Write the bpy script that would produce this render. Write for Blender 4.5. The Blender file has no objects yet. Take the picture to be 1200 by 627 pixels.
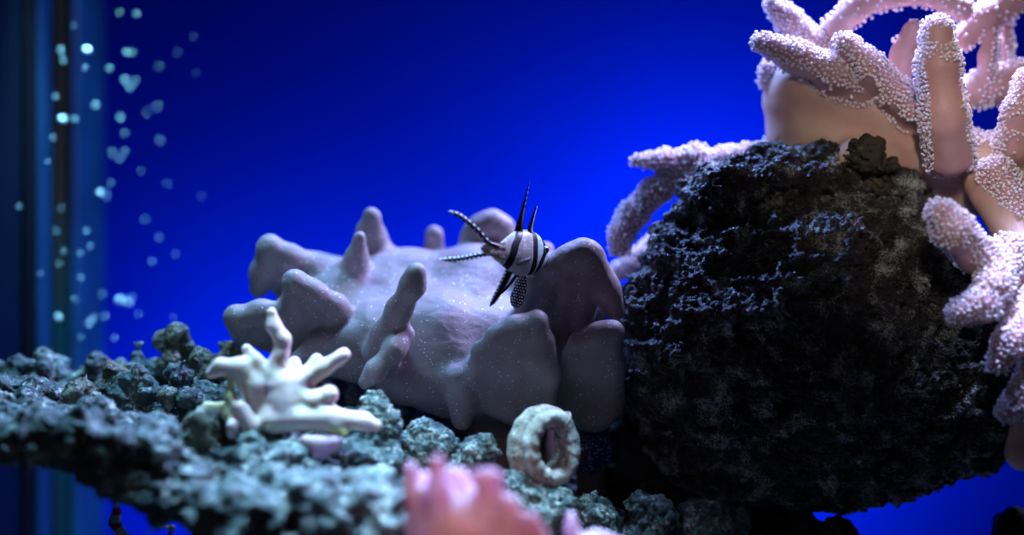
import bpy, math, random
import numpy as np
from mathutils import Vector

# ------------------------------------------------------------------ units
U = 0.00045            # one working unit = 0.45 mm
D0 = 1667.0            # distance camera -> fish, in working units (0.75 m)
ZC = 0.30              # camera height above the tank floor (m)
FLOOR = -ZC / U

# ------------------------------------------------------------------ camera
C = bpy.context.scene
cam_d = bpy.data.cameras.new('camera')
cam = bpy.data.objects.new('camera', cam_d)
C.collection.objects.link(cam)
C.camera = cam
cam.location = (0, -D0 * U, ZC)
cam.rotation_euler = (math.pi / 2, 0, 0)
cam_d.sensor_width = 36.0
cam_d.lens = 50.0
cam_d.clip_start = 0.02
cam_d.clip_end = 20
cam_d.dof.use_dof = True
cam_d.dof.focus_distance = (D0 - 45) * U
cam_d.dof.aperture_fstop = 1.8

# ------------------------------------------------------------------ world + light
w = bpy.data.worlds.new('world')
C.world = w
w.use_nodes = True
w.node_tree.nodes['Background'].inputs[0].default_value = (0.02, 0.05, 0.14, 1)
w.node_tree.nodes['Background'].inputs[1].default_value = 0.05
C.view_settings.view_transform = 'Standard'
C.view_settings.look = 'None'
C.view_settings.exposure = 0.0
C.view_settings.gamma = 1.0
C.view_settings.use_curve_mapping = False


def area(name, loc, tgt, size, size_y, power, color, spread=math.pi):
    l = bpy.data.lights.new(name, 'AREA')
    l.shape = 'RECTANGLE'
    l.size = size * U
    l.size_y = size_y * U
    l.energy = power
    l.color = color
    l.spread = spread
    o = bpy.data.objects.new(name, l)
    C.collection.objects.link(o)
    o.location = (loc[0] * U, loc[1] * U, loc[2] * U + ZC)
    d = Vector((tgt[0] - loc[0], tgt[1] - loc[1], tgt[2] - loc[2]))
    o.rotation_euler = d.to_track_quat('-Z', 'Y').to_euler()
    return o


# tank lamps hanging above the water; left and front ones are added fills
area('tank_lamp_centre', (10, 260, 720), (0, 20, -100), 280, 60, 3.3, (0.23, 0.38, 1.0))
area('tank_lamp_right', (540, 200, 620), (500, 20, 0), 240, 60, 5.6, (0.50, 0.51, 1.0))
area('left_fill', (-430, -60, 640), (-420, -120, -200), 200, 70, 0.36, (0.28, 0.66, 1.0), math.radians(75))  # added fill for the left side, where the centre lamp falls short
area('front_fill', (-60, -222, 720), (-60, -232, -200), 420, 40, 0.36, (0.34, 0.66, 1.0), math.radians(22))  # added narrow fill that brightens the rubble and shell
area('front_right_fill', (590, -180, 560), (590, -170, -200), 100, 60, 0.17, (0.50, 0.55, 1.0), math.radians(26))  # added narrow fill for the hanging branches at lower right
# room light reaching in through the front glass, then added fill spots
area('room_light', (-500, -1500, 600), (0, 0, -50), 700, 500, 0.07, (1.0, 0.66, 0.46))
area('trunk_fill', (250, -1000, 420), (540, 0, 150), 90, 90, 0.034, (1.0, 0.82, 0.74), math.radians(30))  # added warm fill to lift the finger coral trunk
area('rose_fill', (0, -1300, 120), (-40, -360, -225), 90, 60, 0.0065, (1.0, 0.68, 0.80), math.radians(14))  # added narrow warm fill aimed at the rose coral
area('bubble_fill', (-590, 330, 560), (-590, 340, -200), 90, 60, 0.42, (0.30, 0.80, 1.0), math.radians(50))  # added unseen source that makes the corner bubbles bright
# unseen lamps added behind the blue back pane to shape its gradient
area('back_fill_right', (340, 1020, -100), (340, 700, -100), 360, 520, 0.74, (1, 1, 1))
area('back_fill_left', (-250, 1080, -280), (-250, 700, -280), 600, 260, 0.64, (1, 1, 1))


# ------------------------------------------------------------------ helpers
def sc(dy):
    return (D0 + dy) / D0


def P(px, py, dy):
    """a point seen at px,py standing dy units behind the fish plane, in working units"""
    s = sc(dy)
    return np.array([(px - 600.0) * s, dy, -(py - 313.5) * s])


def W(v):
    return (v[0] * U, v[1] * U, v[2] * U + ZC)


def tag(o, label=None, cat=None, group=None, kind=None):
    if label: o['label'] = label
    if cat: o['category'] = cat
    if group: o['group'] = group
    if kind: o['kind'] = kind
    return o


def empty(name, v, label, cat, group=None):
    o = bpy.data.objects.new(name, None)
    C.collection.objects.link(o)
    o.empty_display_size = 0.01
    o.location = W(v)
    return tag(o, label, cat, group)


def link_mesh(name, V, F, mat, parent=None, org=None, N=None, col=None, smooth=True):
    """V in working units; org = origin in working units"""
    V = np.asarray(V, dtype=np.float64)
    if org is None:
        org = np.zeros(3)
    org = np.asarray(org, dtype=np.float64)
    me = bpy.data.meshes.new(name)
    L = (V - org) * U
    if isinstance(F, np.ndarray) and F.ndim == 2:
        n = len(F); k = F.shape[1]
        me.vertices.add(len(L)); me.vertices.foreach_set('co', L.astype(np.float32).ravel())
        me.loops.add(n * k); me.loops.foreach_set('vertex_index', F.astype(np.int32).ravel())
        me.polygons.add(n)
        me.polygons.foreach_set('loop_start', np.arange(0, n * k, k, dtype=np.int32))
        me.polygons.foreach_set('loop_total', np.full(n, k, dtype=np.int32))
        me.update(calc_edges=True)
        me.validate()
    else:
        me.from_pydata([tuple(p) for p in L], [], [tuple(f) for f in F])
        me.update()
    if smooth:
        me.polygons.foreach_set('use_smooth', np.ones(len(me.polygons), dtype=bool))
    if col is not None:
        a = me.color_attributes.new('Col', 'FLOAT_COLOR', 'POINT')
        c = np.ones((len(L), 4), dtype=np.float32); c[:, :3] = col
        a.data.foreach_set('color', c.ravel())
    if N is not None:
        me.normals_split_custom_set_from_vertices([tuple(n) for n in N])
    if mat: me.materials.append(mat)
    o = bpy.data.objects.new(name, me)
    C.collection.objects.link(o)
    if parent is not None:
        o.parent = parent
    else:
        o.location = W(org)
    return o


# ---- numpy noise
def _hash(i, j, k, seed):
    h = (i.astype(np.int64) * 374761393 + j.astype(np.int64) * 668265263 + k.astype(np.int64) * 2147483647 + seed * 974711) & 0xffffffff
    h = ((h ^ (h >> 13)) * 1274126177) & 0xffffffff
    h = (h ^ (h >> 16)) & 0xffffffff
    return (h & 0xffffff).astype(np.float32) / np.float32(0xffffff)


def vnoise(p, seed=0):
    f = np.floor(p).astype(np.int64)
    t = (p - f).astype(np.float32)
    t = t * t * t * (t * (t * 6 - 15) + 10)
    out = 0
    for a in (0, 1):
        wa = t[:, 0] if a else 1 - t[:, 0]
        for b in (0, 1):
            wb = t[:, 1] if b else 1 - t[:, 1]
            for c in (0, 1):
                wc = t[:, 2] if c else 1 - t[:, 2]
                out = out + wa * wb * wc * _hash(f[:, 0] + a, f[:, 1] + b, f[:, 2] + c, seed)
    return out * 2 - 1


def fbm(p, scale, octv=4, seed=0, gain=0.5, ridged=False):
    a = 1.0; s = 0; q = p / scale; tot = 0
    for o in range(octv):
        n = vnoise(q + 17.3 * o, seed + o)
        if ridged: n = 1 - 2 * np.abs(n)
        s = s + a * n; tot += a; a *= gain; q = q * 2.03
    return s / tot


def worley(p, scale, seed=0):
    """distance to the nearest jittered cell point, in cells"""
    q = p / scale
    f = np.floor(q).astype(np.int64)
    best = np.full(len(p), 9.0, dtype=np.float32)
    for a in (-1, 0, 1):
        for b in (-1, 0, 1):
            for c in (-1, 0, 1):
                i = f[:, 0] + a; j = f[:, 1] + b; k = f[:, 2] + c
                dx = i + _hash(i, j, k, seed) - q[:, 0]
                dyy = j + _hash(i, j, k, seed + 7) - q[:, 1]
                dz = k + _hash(i, j, k, seed + 13) - q[:, 2]
                best = np.minimum(best, dx * dx + dyy * dyy + dz * dz)
    return np.sqrt(best)


# ---- smooth-union body of tapered limbs, turned into quads (surface nets)
class Body:
    def __init__(self, k=10.0):
        self.pr = []; self.k = k; self.ct = []

    def chain(self, pts, label=0, k=None, flat=None):
        """pts: (px,py,dy,r) list"""
        Q = []
        for (px, py, dy, r) in pts:
            Q.append((P(px, py, dy), r * sc(dy)))
        if len(Q) == 1: Q = Q * 2
        for (a, ra), (b, rb) in zip(Q[:-1], Q[1:]):
            self.pr.append((a, b, ra, rb, label, self.k if k is None else k, flat))
        return self

    def cut(self, px, py, dy, r, k=12, flat=(1, 1, 1)):
        self.ct.append((P(px, py, dy), r * sc(dy), k, np.array(flat)))
        return self

    def sdf(self, p, want=False):
        d = np.full(len(p), 1e4, dtype=np.float32)
        best = np.full(len(p), 1e4, dtype=np.float32)
        lab = np.zeros(len(p), dtype=np.int32)
        for (a, b, ra, rb, lb, k, flat) in self.pr:
            ab = b - a
            L2 = float(ab @ ab) + 1e-9
            pa = p - a
            t = np.clip((pa @ ab) / L2, 0, 1)
            q = pa - t[:, None] * ab
            if flat is not None:
                q = q / np.array(flat)
            di = (np.sqrt((q * q).sum(1)) - (ra + t * (rb - ra))).astype(np.float32)
            if want:
                m = di < best
                best[m] = di[m]; lab[m] = lb
            h = np.clip(0.5 + 0.5 * (d - di) / k, 0, 1)
            d = di * h + d * (1 - h) - k * h * (1 - h)
        for (c, r, k, fl) in self.ct:
            di = (r - np.sqrt((((p - c) / fl) ** 2).sum(1))).astype(np.float32)
            h = np.clip(0.5 + 0.5 * (di - d) / k, 0, 1)
            d = di * h + d * (1 - h) + k * h * (1 - h)
        return (d, lab) if want else d

    def mesh(self, h, low=None, margin=14):
        lo = np.min([np.minimum(a, b) - max(ra, rb) * (max(fl) if fl else 1) for (a, b, ra, rb, _, _, fl) in self.pr], axis=0) - margin
        hi = np.max([np.maximum(a, b) + max(ra, rb) * (max(fl) if fl else 1) for (a, b, ra, rb, _, _, fl) in self.pr], axis=0) + margin
        B = 5
        n = (np.ceil((hi - lo) / (h * B))).astype(int) + 1
        # coarse pass
        cx = [lo[i] + (np.arange(n[i]) + 0.5) * h * B for i in range(3)]
        G = np.stack(np.meshgrid(*cx, indexing='ij'), -1).reshape(-1, 3).astype(np.float32)
        dc = self.sdf(G)
        if low: dc = dc + low(G)
        dc = dc.reshape(n)
        near = np.abs(dc) < h * B * 1.3 + (6 if low else 2)
        D = np.repeat(np.repeat(np.repeat(np.where(dc < 0, -9.0, 9.0).astype(np.float32), B, 0), B, 1), B, 2)
        M = np.repeat(np.repeat(np.repeat(near, B, 0), B, 1), B, 2)
        I = np.argwhere(M)
        pts = (lo + (I + 0.5) * h).astype(np.float32)
        CH = 400000
        vals = np.empty(len(pts), dtype=np.float32)
        for s in range(0, len(pts), CH):
            q = pts[s:s + CH]
            v = self.sdf(q)
            if low: v = v + low(q)
            vals[s:s + CH] = v
        D[M] = vals
        D[0] = 9; D[-1] = 9; D[:, 0] = 9; D[:, -1] = 9; D[:, :, 0] = 9; D[:, :, -1] = 9
        return nets(D, lo + 0.5 * h, h)


def nets(D, org, h):
    S = (D < 0)
    cnt = np.zeros(tuple(np.array(D.shape) - 1), dtype=np.int8)
    for a in (0, 1):
        for b in (0, 1):
            for c in (0, 1):
                cnt += S[a:D.shape[0] - 1 + a, b:D.shape[1] - 1 + b, c:D.shape[2] - 1 + c]
    act = (cnt > 0) & (cnt < 8)
    idx = np.argwhere(act)
    vid = np.full(cnt.shape, -1, dtype=np.int64)
    vid[act] = np.arange(len(idx))
    acc = np.zeros((len(idx), 3)); num = np.zeros(len(idx))
    corners = [(a, b, c) for a in (0, 1) for b in (0, 1) for c in (0, 1)]
    for c0 in corners:
        for ax in range(3):
            if c0[ax]: continue
            c1 = list(c0); c1[ax] = 1
            d0 = D[idx[:, 0] + c0[0], idx[:, 1] + c0[1], idx[:, 2] + c0[2]]
            d1 = D[idx[:, 0] + c1[0], idx[:, 1] + c1[1], idx[:, 2] + c1[2]]
            m = (d0 < 0) != (d1 < 0)
            t = np.where(m, d0 / np.where(m, d0 - d1, 1), 0)
            p = np.tile(np.array(c0, dtype=float), (len(idx), 1)); p[:, ax] += t
            acc[m] += p[m]; num[m] += 1
    V = org + (idx + acc / num[:, None]) * h
    F = []
    for ax in range(3):
        o = [1, 2] if ax == 0 else ([2, 0] if ax == 1 else [0, 1])
        sl0 = [slice(1, -1)] * 3; sl0[ax] = slice(0, -1)
        sl1 = [slice(1, -1)] * 3; sl1[ax] = slice(1, None)
        A = S[tuple(sl0)]; Bm = S[tuple(sl1)]
        E = np.argwhere(A != Bm)
        off = np.array([1, 1, 1]); off[ax] = 0
        flip = A[E[:, 0], E[:, 1], E[:, 2]]
        G = E + off
        e1 = np.zeros(3, int); e1[o[0]] = 1
        e2 = np.zeros(3, int); e2[o[1]] = 1
        q = [G, G - e1, G - e1 - e2, G - e2]
        ids = np.stack([vid[x[:, 0], x[:, 1], x[:, 2]] for x in q], 1)
        ids[~flip] = ids[~flip][:, ::-1]
        F.append(ids)
    F = np.concatenate(F)
    F = F[(F >= 0).all(1)]
    return V, F


def vnormals(V, F):
    n = np.cross(V[F[:, 2]] - V[F[:, 0]], V[F[:, 3]] - V[F[:, 1]]) if F.shape[1] == 4 else np.cross(V[F[:, 1]] - V[F[:, 0]], V[F[:, 2]] - V[F[:, 0]])
    N = np.zeros_like(V)
    for k in range(F.shape[1]):
        for ax in range(3):
            N[:, ax] += np.bincount(F[:, k], n[:, ax], len(V))
    return N / (np.linalg.norm(N, axis=1)[:, None] + 1e-12)


def split(root, org, V, F, lab, names, mat, N=None):
    """split one skin into its parts along the limb labels; returns {label: (object, V, N)}"""
    if N is None: N = vnormals(V, F)
    fl = lab[F[:, 0]]
    res = {}
    for l in sorted(names):
        m = fl == l
        if m.sum() < 8: continue
        f = F[m]
        u, inv = np.unique(f, return_inverse=True)
        nm, mt = names[l] if isinstance(names[l], tuple) else (names[l], mat)
        o = link_mesh(nm, V[u], inv.reshape(f.shape), mt, root, org, N=N[u])
        res[l] = (o, V[u], N[u])
    return res


# ------------------------------------------------------------------ materials
class NT:
    def __init__(self, name):
        self.m = bpy.data.materials.new(name); self.m.use_nodes = True
        self.t = self.m.node_tree; self.b = self.t.nodes['Principled BSDF']

    def n(self, typ, **kw):
        x = self.t.nodes.new(typ)
        for k, v in kw.items():
            if k in x.inputs: x.inputs[k].default_value = v
            else: setattr(x, k, v)
        return x

    def l(self, a, b): self.t.links.new(a, b)


def ramp(nt, fac, stops):
    r = nt.n('ShaderNodeValToRGB')
    e = r.color_ramp.elements
    while len(e) < len(stops): e.new(0.5)
    for x, (p, c) in zip(e, stops):
        x.position = p; x.color = (*c, 1)
    nt.l(fac, r.inputs[0])
    return r.outputs[0]


def coords(nt):
    return nt.n('ShaderNodeTexCoord').outputs['Object']


def mixc(nt, fac, a, b, mode='MIX'):
    m = nt.n('ShaderNodeMix', data_type='RGBA', blend_type=mode)
    if isinstance(fac, (int, float)): m.inputs[0].default_value = fac
    else: nt.l(fac, m.inputs[0])
    for v, s in ((a, 6), (b, 7)):
        if isinstance(v, tuple): m.inputs[s].default_value = (*v, 1)
        else: nt.l(v, m.inputs[s])
    return m.outputs[2]


def F_(units):            # texture scale for a feature of that many working units
    return 1.0 / (units * U)


def flesh(name, c1, c2, speck=None, spk_size=9, spk_r=0.16, grain=2.2, sss=0.25, rough=0.5, bump=0.25, spec=0.4, big=60, sss_r=(1.0, 0.5, 0.6)):
    nt = NT(name); co = coords(nt)
    n1 = nt.n('ShaderNodeTexNoise', Scale=F_(big), Detail=3.0); nt.l(co, n1.inputs['Vector'])
    c = ramp(nt, n1.outputs['Fac'], [(0.35, c1), (0.65, c2)])
    g = nt.n('ShaderNodeTexNoise', Scale=F_(grain), Detail=2.0); nt.l(co, g.inputs['Vector'])
    if speck:
        v = nt.n('ShaderNodeTexVoronoi', Scale=F_(spk_size)); nt.l(co, v.inputs['Vector'])
        n2 = nt.n('ShaderNodeTexNoise', Scale=F_(spk_size * 3), Detail=1.0); nt.l(co, n2.inputs['Vector'])
        mt = nt.n('ShaderNodeMath', operation='MULTIPLY'); nt.l(n2.outputs['Fac'], mt.inputs[0]); mt.inputs[1].default_value = spk_r * 2
        lt = nt.n('ShaderNodeMath', operation='LESS_THAN'); nt.l(v.outputs['Distance'], lt.inputs[0]); nt.l(mt.outputs[0], lt.inputs[1])
        c = mixc(nt, lt.outputs[0], c, speck)
    nt.l(c, nt.b.inputs['Base Color'])
    nt.b.inputs['Roughness'].default_value = rough
    nt.b.inputs['Specular IOR Level'].default_value = spec
    nt.b.inputs['Subsurface Weight'].default_value = sss
    nt.b.inputs['Subsurface Radius'].default_value = sss_r
    nt.b.inputs['Subsurface Scale'].default_value = 6 * U
    bp = nt.n('ShaderNodeBump', Strength=bump, Distance=1.2 * U)
    nt.l(g.outputs['Fac'], bp.inputs['Height']); nt.l(bp.outputs[0], nt.b.inputs['Normal'])
    return nt.m


def rockmat(name, dark, mid, pale, patch=40, fine=4, pale_at=0.6, bump=0.9, rough=0.85, tint=None, spec=0.25):
    nt = NT(name); co = coords(nt)
    n1 = nt.n('ShaderNodeTexNoise', Scale=F_(patch), Detail=6.0, Roughness=0.65); nt.l(co, n1.inputs['Vector'])
    n2 = nt.n('ShaderNodeTexNoise', Scale=F_(fine), Detail=5.0, Roughness=0.7); nt.l(co, n2.inputs['Vector'])
    c = ramp(nt, n1.outputs['Fac'], [(0.38, dark), (0.62, mid)])
    f = nt.n('ShaderNodeMath', operation='ADD'); nt.l(n2.outputs['Fac'], f.inputs[0])
    n3 = nt.n('ShaderNodeTexNoise', Scale=F_(patch * 0.6), Detail=3.0); nt.l(co, n3.inputs['Vector']); nt.l(n3.outputs['Fac'], f.inputs[1])
    hf = nt.n('ShaderNodeMath', operation='MULTIPLY'); nt.l(f.outputs[0], hf.inputs[0]); hf.inputs[1].default_value = 0.5
    k = ramp(nt, hf.outputs[0], [(pale_at - 0.05, (0, 0, 0)), (pale_at + 0.05, (1, 1, 1))])
    c = mixc(nt, k, c, pale)
    if tint:
        n4 = nt.n('ShaderNodeTexNoise', Scale=F_(patch * 0.5), Detail=2.0); nt.l(co, n4.inputs['Vector'])
        k2 = ramp(nt, n4.outputs['Fac'], [(0.62, (0, 0, 0)), (0.72, (1, 1, 1))])
        c = mixc(nt, k2, c, tint)
    nt.l(c, nt.b.inputs['Base Color'])
    nt.b.inputs['Roughness'].default_value = rough
    nt.b.inputs['Specular IOR Level'].default_value = spec
    v = nt.n('ShaderNodeTexVoronoi', Scale=F_(fine * 1.6)); nt.l(co, v.inputs['Vector'])
    ad = nt.n('ShaderNodeMath', operation='ADD'); nt.l(n2.outputs['Fac'], ad.inputs[0]); nt.l(v.outputs['Distance'], ad.inputs[1])
    bp = nt.n('ShaderNodeBump', Strength=bump, Distance=4.0 * U)
    nt.l(ad.outputs[0], bp.inputs['Height']); nt.l(bp.outputs[0], nt.b.inputs['Normal'])
    return nt.m


def plain(name, col, rough=0.6, spec=0.3, vary=0.15, size=30, metal=0.0):
    nt = NT(name); co = coords(nt)
    n1 = nt.n('ShaderNodeTexNoise', Scale=F_(size), Detail=3.0); nt.l(co, n1.inputs['Vector'])
    a = tuple(x * (1 - vary) for x in col); b = tuple(min(1, x * (1 + vary)) for x in col)
    nt.l(ramp(nt, n1.outputs['Fac'], [(0.3, a), (0.7, b)]), nt.b.inputs['Base Color'])
    nt.b.inputs['Roughness'].default_value = rough
    nt.b.inputs['Specular IOR Level'].default_value = spec
    nt.b.inputs['Metallic'].default_value = metal
    return nt.m


def vcol(name, rough=0.45, spec=0.4, sss=0.0, alpha=1.0, transl=0.0):
    nt = NT(name)
    a = nt.n('ShaderNodeVertexColor', layer_name='Col')
    g = nt.n('ShaderNodeTexNoise', Scale=F_(1.2), Detail=2.0)
    nt.l(coords(nt), g.inputs['Vector'])
    nt.l(a.outputs[0], nt.b.inputs['Base Color'])
    nt.b.inputs['Roughness'].default_value = rough
    nt.b.inputs['Specular IOR Level'].default_value = spec
    nt.b.inputs['Alpha'].default_value = alpha
    bp = nt.n('ShaderNodeBump', Strength=0.12, Distance=0.5 * U)
    nt.l(g.outputs['Fac'], bp.inputs['Height']); nt.l(bp.outputs[0], nt.b.inputs['Normal'])
    return nt.m


M = {}
M['leather'] = flesh('lavender_leather', (0.28, 0.225, 0.225), (0.36, 0.29, 0.30), speck=(0.95, 0.92, 1.0), spk_size=5.5, spk_r=0.13, sss=0.08, rough=0.5, spec=0.35)
M['leather_stalk'] = flesh('brown_stalk', (0.16, 0.11, 0.10), (0.24, 0.17, 0.15), sss=0.1)
M['finger'] = flesh('pink_finger', (0.46, 0.27, 0.25), (0.56, 0.35, 0.34), grain=3.5, sss=0.05, bump=0.4)
M['trunk'] = flesh('pale_trunk', (0.56, 0.34, 0.29), (0.66, 0.50, 0.38), grain=9, sss=0.4, bump=0.25)
M['polyp'] = flesh('polyp', (0.84, 0.76, 0.84), (0.95, 0.90, 0.95), grain=2, sss=0.2, bump=0.1, rough=0.45)
M['polyp_dark'] = flesh('polyp_mauve', (0.45, 0.34, 0.50), (0.62, 0.50, 0.68), grain=2, sss=0.2, bump=0.1, rough=0.45)
M['cream'] = flesh('cream_coral', (0.86, 0.68, 0.52), (0.88, 0.66, 0.66), grain=4, sss=0.4, bump=0.15, big=35)
M['cream_yellow'] = flesh('yellow_cream_coral', (0.72, 0.70, 0.30), (0.74, 0.68, 0.42), grain=4, sss=0.4, bump=0.15, big=35)
M['pink'] = flesh('rose_leather', (0.84, 0.44, 0.42), (0.70, 0.44, 0.66), grain=5, sss=0.5, bump=0.2, big=50, sss_r=(2.0, 1.4, 1.8))
M['pink'].node_tree.nodes['Principled BSDF'].inputs['Subsurface Scale'].default_value = 16 * U
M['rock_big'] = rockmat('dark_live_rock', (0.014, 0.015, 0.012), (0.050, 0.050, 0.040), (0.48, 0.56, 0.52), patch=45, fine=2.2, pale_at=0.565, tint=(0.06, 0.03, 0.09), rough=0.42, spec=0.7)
M['rock_brown'] = rockmat('brown_green_rock', (0.03, 0.030, 0.018), (0.08, 0.075, 0.045), (0.22, 0.22, 0.15), patch=30, fine=4, pale_at=0.62)
M['rock_left'] = rockmat('teal_live_rock', (0.02, 0.035, 0.04), (0.13, 0.19, 0.18), (0.60, 0.65, 0.58), patch=32, fine=5, pale_at=0.58, tint=(0.14, 0.07, 0.07), rough=0.5, spec=0.6)
M['rock_knob'] = rockmat('knob_rock', (0.06, 0.07, 0.05), (0.20, 0.20, 0.14), (0.48, 0.48, 0.36), patch=25, fine=3, pale_at=0.55, tint=(0.22, 0.10, 0.06), rough=0.55, spec=0.5)
M['rock_rubble'] = rockmat('rubble_rock', (0.04, 0.08, 0.08), (0.20, 0.28, 0.25), (0.65, 0.70, 0.58), patch=18, fine=3, pale_at=0.55, rough=0.5, spec=0.6)
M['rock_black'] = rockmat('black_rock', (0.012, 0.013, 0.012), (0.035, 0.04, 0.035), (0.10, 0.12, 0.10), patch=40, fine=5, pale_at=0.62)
M['shell'] = rockmat('weathered_shell', (0.34, 0.30, 0.22), (0.62, 0.58, 0.48), (0.80, 0.78, 0.70), patch=14, fine=3.5, pale_at=0.56, bump=0.35, rough=0.6, tint=(0.20, 0.14, 0.09))
M['disc'] = flesh('blue_disc', (0.02, 0.03, 0.08), (0.05, 0.07, 0.16), speck=(0.35, 0.45, 0.75), spk_size=3.2, spk_r=0.3, sss=0.0, bump=0.6)

# ------------------------------------------------------------------ the tank
XL = -689.0; YB = 700.0; YF = -700.0; XR = 900.0; TOP = 620.0


def boxmesh(name, x0, x1, y0, y1, z0, z1, mat, bev=0.0):
    import bmesh
    bm = bmesh.new()
    bmesh.ops.create_cube(bm, size=1)
    for v in bm.verts:
        v.co = ((x1 - x0) * v.co.x * U, (y1 - y0) * v.co.y * U, (z1 - z0) * v.co.z * U)
    if bev:
        bmesh.ops.bevel(bm, geom=list(bm.edges), offset=bev * U, segments=3, affect='EDGES', profile=0.5)
    me = bpy.data.meshes.new(name); bm.to_mesh(me); bm.free()
    me.materials.append(mat)
    o = bpy.data.objects.new(name, me); C.collection.objects.link(o)
    o.location = W(((x0 + x1) / 2, (y0 + y1) / 2, (z0 + z1) / 2))
    tag(o, kind='structure')
    return o


nt = NT('blue_back_pane')
tr = nt.n('ShaderNodeBsdfTranslucent')
n1 = nt.n('ShaderNodeTexNoise', Scale=F_(500), Detail=1.0); nt.l(coords(nt), n1.inputs['Vector'])
nt.l(ramp(nt, n1.outputs['Fac'], [(0.3, (0.0, 0.012, 0.72)), (0.7, (0.0, 0.016, 0.80))]), tr.inputs[0])
nt.l(tr.outputs[0], nt.t.nodes['Material Output'].inputs[0])
bw = link_mesh('wall_back', [(XL, YB, FLOOR), (XR, YB, FLOOR), (XR, YB, TOP), (XL, YB, TOP)], [(0, 1, 2, 3)], nt.m, smooth=False,
               org=((XL + XR) / 2, YB, 0))
tag(bw, kind='structure')

M['sand'] = plain('dark_sand', (0.10, 0.11, 0.11), 0.9, 0.1, 0.5, 6)
boxmesh('floor', XL, XR, YF, YB, FLOOR - 20, FLOOR, M['sand'])
M['side'] = plain('dark_side_glass', (0.001, 0.004, 0.010), 0.5, 0.06, 0.2, 200)
boxmesh('wall_left', XL - 16, XL, YF, YB, FLOOR, TOP, M['side'])
M['strip_blue'] = plain('blue_strip', (0.003, 0.028, 0.075), 0.5, 0.15, 0.15, 120)
M['strip_black'] = plain('black_silicone', (0.002, 0.003, 0.005), 0.8, 0.03, 0.2)
nt = NT('algae_seam')
co = coords(nt)
sx = nt.n('ShaderNodeSeparateXYZ'); nt.l(co, sx.inputs[0])
n1 = nt.n('ShaderNodeTexNoise', Scale=F_(60), Detail=3.0); nt.l(co, n1.inputs['Vector'])
mr = nt.n('ShaderNodeMapRange'); nt.l(sx.outputs[2], mr.inputs[0]); mr.inputs[1].default_value = -80 * U; mr.inputs[2].default_value = 300 * U
ad = nt.n('ShaderNodeMath', operation='MULTIPLY_ADD'); nt.l(n1.outputs['Fac'], ad.inputs[0]); ad.inputs[1].default_value = 0.6; nt.l(mr.outputs[0], ad.inputs[2])
nt.l(ramp(nt, ad.outputs[0], [(0.3, (0.002, 0.035, 0.022)), (0.85, (0.022, 0.017, 0.004))]), nt.b.inputs['Base Color'])
nt.b.inputs['Specular IOR Level'].default_value = 0.1
M['seam'] = nt.m
M['strip_teal'] = plain('teal_silicone', (0.003, 0.055, 0.13), 0.5, 0.3, 0.25, 90)
boxmesh('trim_1', XL, XL + 5, 330, 380, FLOOR, TOP, M['strip_black'], 1.5)
boxmesh('trim_2', XL, XL + 7, 384, 440, FLOOR, TOP, M['strip_blue'], 2)
boxmesh('trim_3', XL, XL + 4, 442, 464, FLOOR, TOP, M['strip_black'], 1)
boxmesh('trim_4', XL, XL + 6, 468, 520, FLOOR, TOP, M['seam'], 2)
boxmesh('trim_5', XL, XL + 12, 545, 699, FLOOR, TOP, M['strip_teal'], 6)


# ------------------------------------------------------------------ big dark rock
def vdisp(V, F, fn, it=1):
    for _ in range(it):
        N = vnormals(V, F)
        V = V + N * fn(V)[:, None]
    return V


b = Body(k=22)
for c in [
    [(940, 340, 60, 118), (980, 430, 60, 125)], [(850, 325, 40, 78), (845, 420, 30, 100)],
    [(1040, 300, 60, 62), (1075, 400, 60, 80), (1085, 470, 50, 74)],
    [(850, 480, 50, 92), (930, 500, 60, 84), (1050, 500, 60, 72), (1120, 505, 60, 46)],
    [(800, 300, 40, 36), (770, 370, 30, 36), (762, 440, 30, 32)],
    [(835, 240, 30, 32), (905, 212, 30, 26)], [(905, 215, 30, 25), (960, 215, 50, 36), (1040, 235, 50, 42)],
    [(860, 232, 20, 26)], [(1120, 330, 60, 26), (1145, 420, 50, 30), (1148, 500, 50, 26)],
    [(975, 300, -40, 34)], [(900, 360, -40, 40)], [(1010, 560, 60, 26), (930, 556, 60, 26)],
    [(1150, 520, 60, 22)], [(1110, 262, 60, 20)],
]: b.chain(c)
b.chain([(1014, 171, 0, 8), (1020, 188, 4, 12), (1026, 205, 15, 16)], label=1, k=8)
low = lambda p: -(10 * fbm(p, 60, 2, 3) + 13 * fbm(p, 26, 3, 9, ridged=True) + 3)
V, F = b.mesh(1.9, low)
V = vdisp(V, F, lambda v: 5.0 * (0.55 - worley(v, 15, 5)) + 3.0 * fbm(v, 9, 3, 21, ridged=True) - 20 * np.clip(0.38 - worley(v, 11, 31), 0, 1) - 11 * np.clip(0.42 - worley(v, 6.5, 37), 0, 1))
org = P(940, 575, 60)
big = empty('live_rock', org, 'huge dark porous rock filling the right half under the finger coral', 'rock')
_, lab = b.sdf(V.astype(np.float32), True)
split(big, org, V, F, lab, {0: ('rock_body', M['rock_big']), 1: ('rock_peak', M['rock_brown'])}, M['rock_big'])


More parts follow.
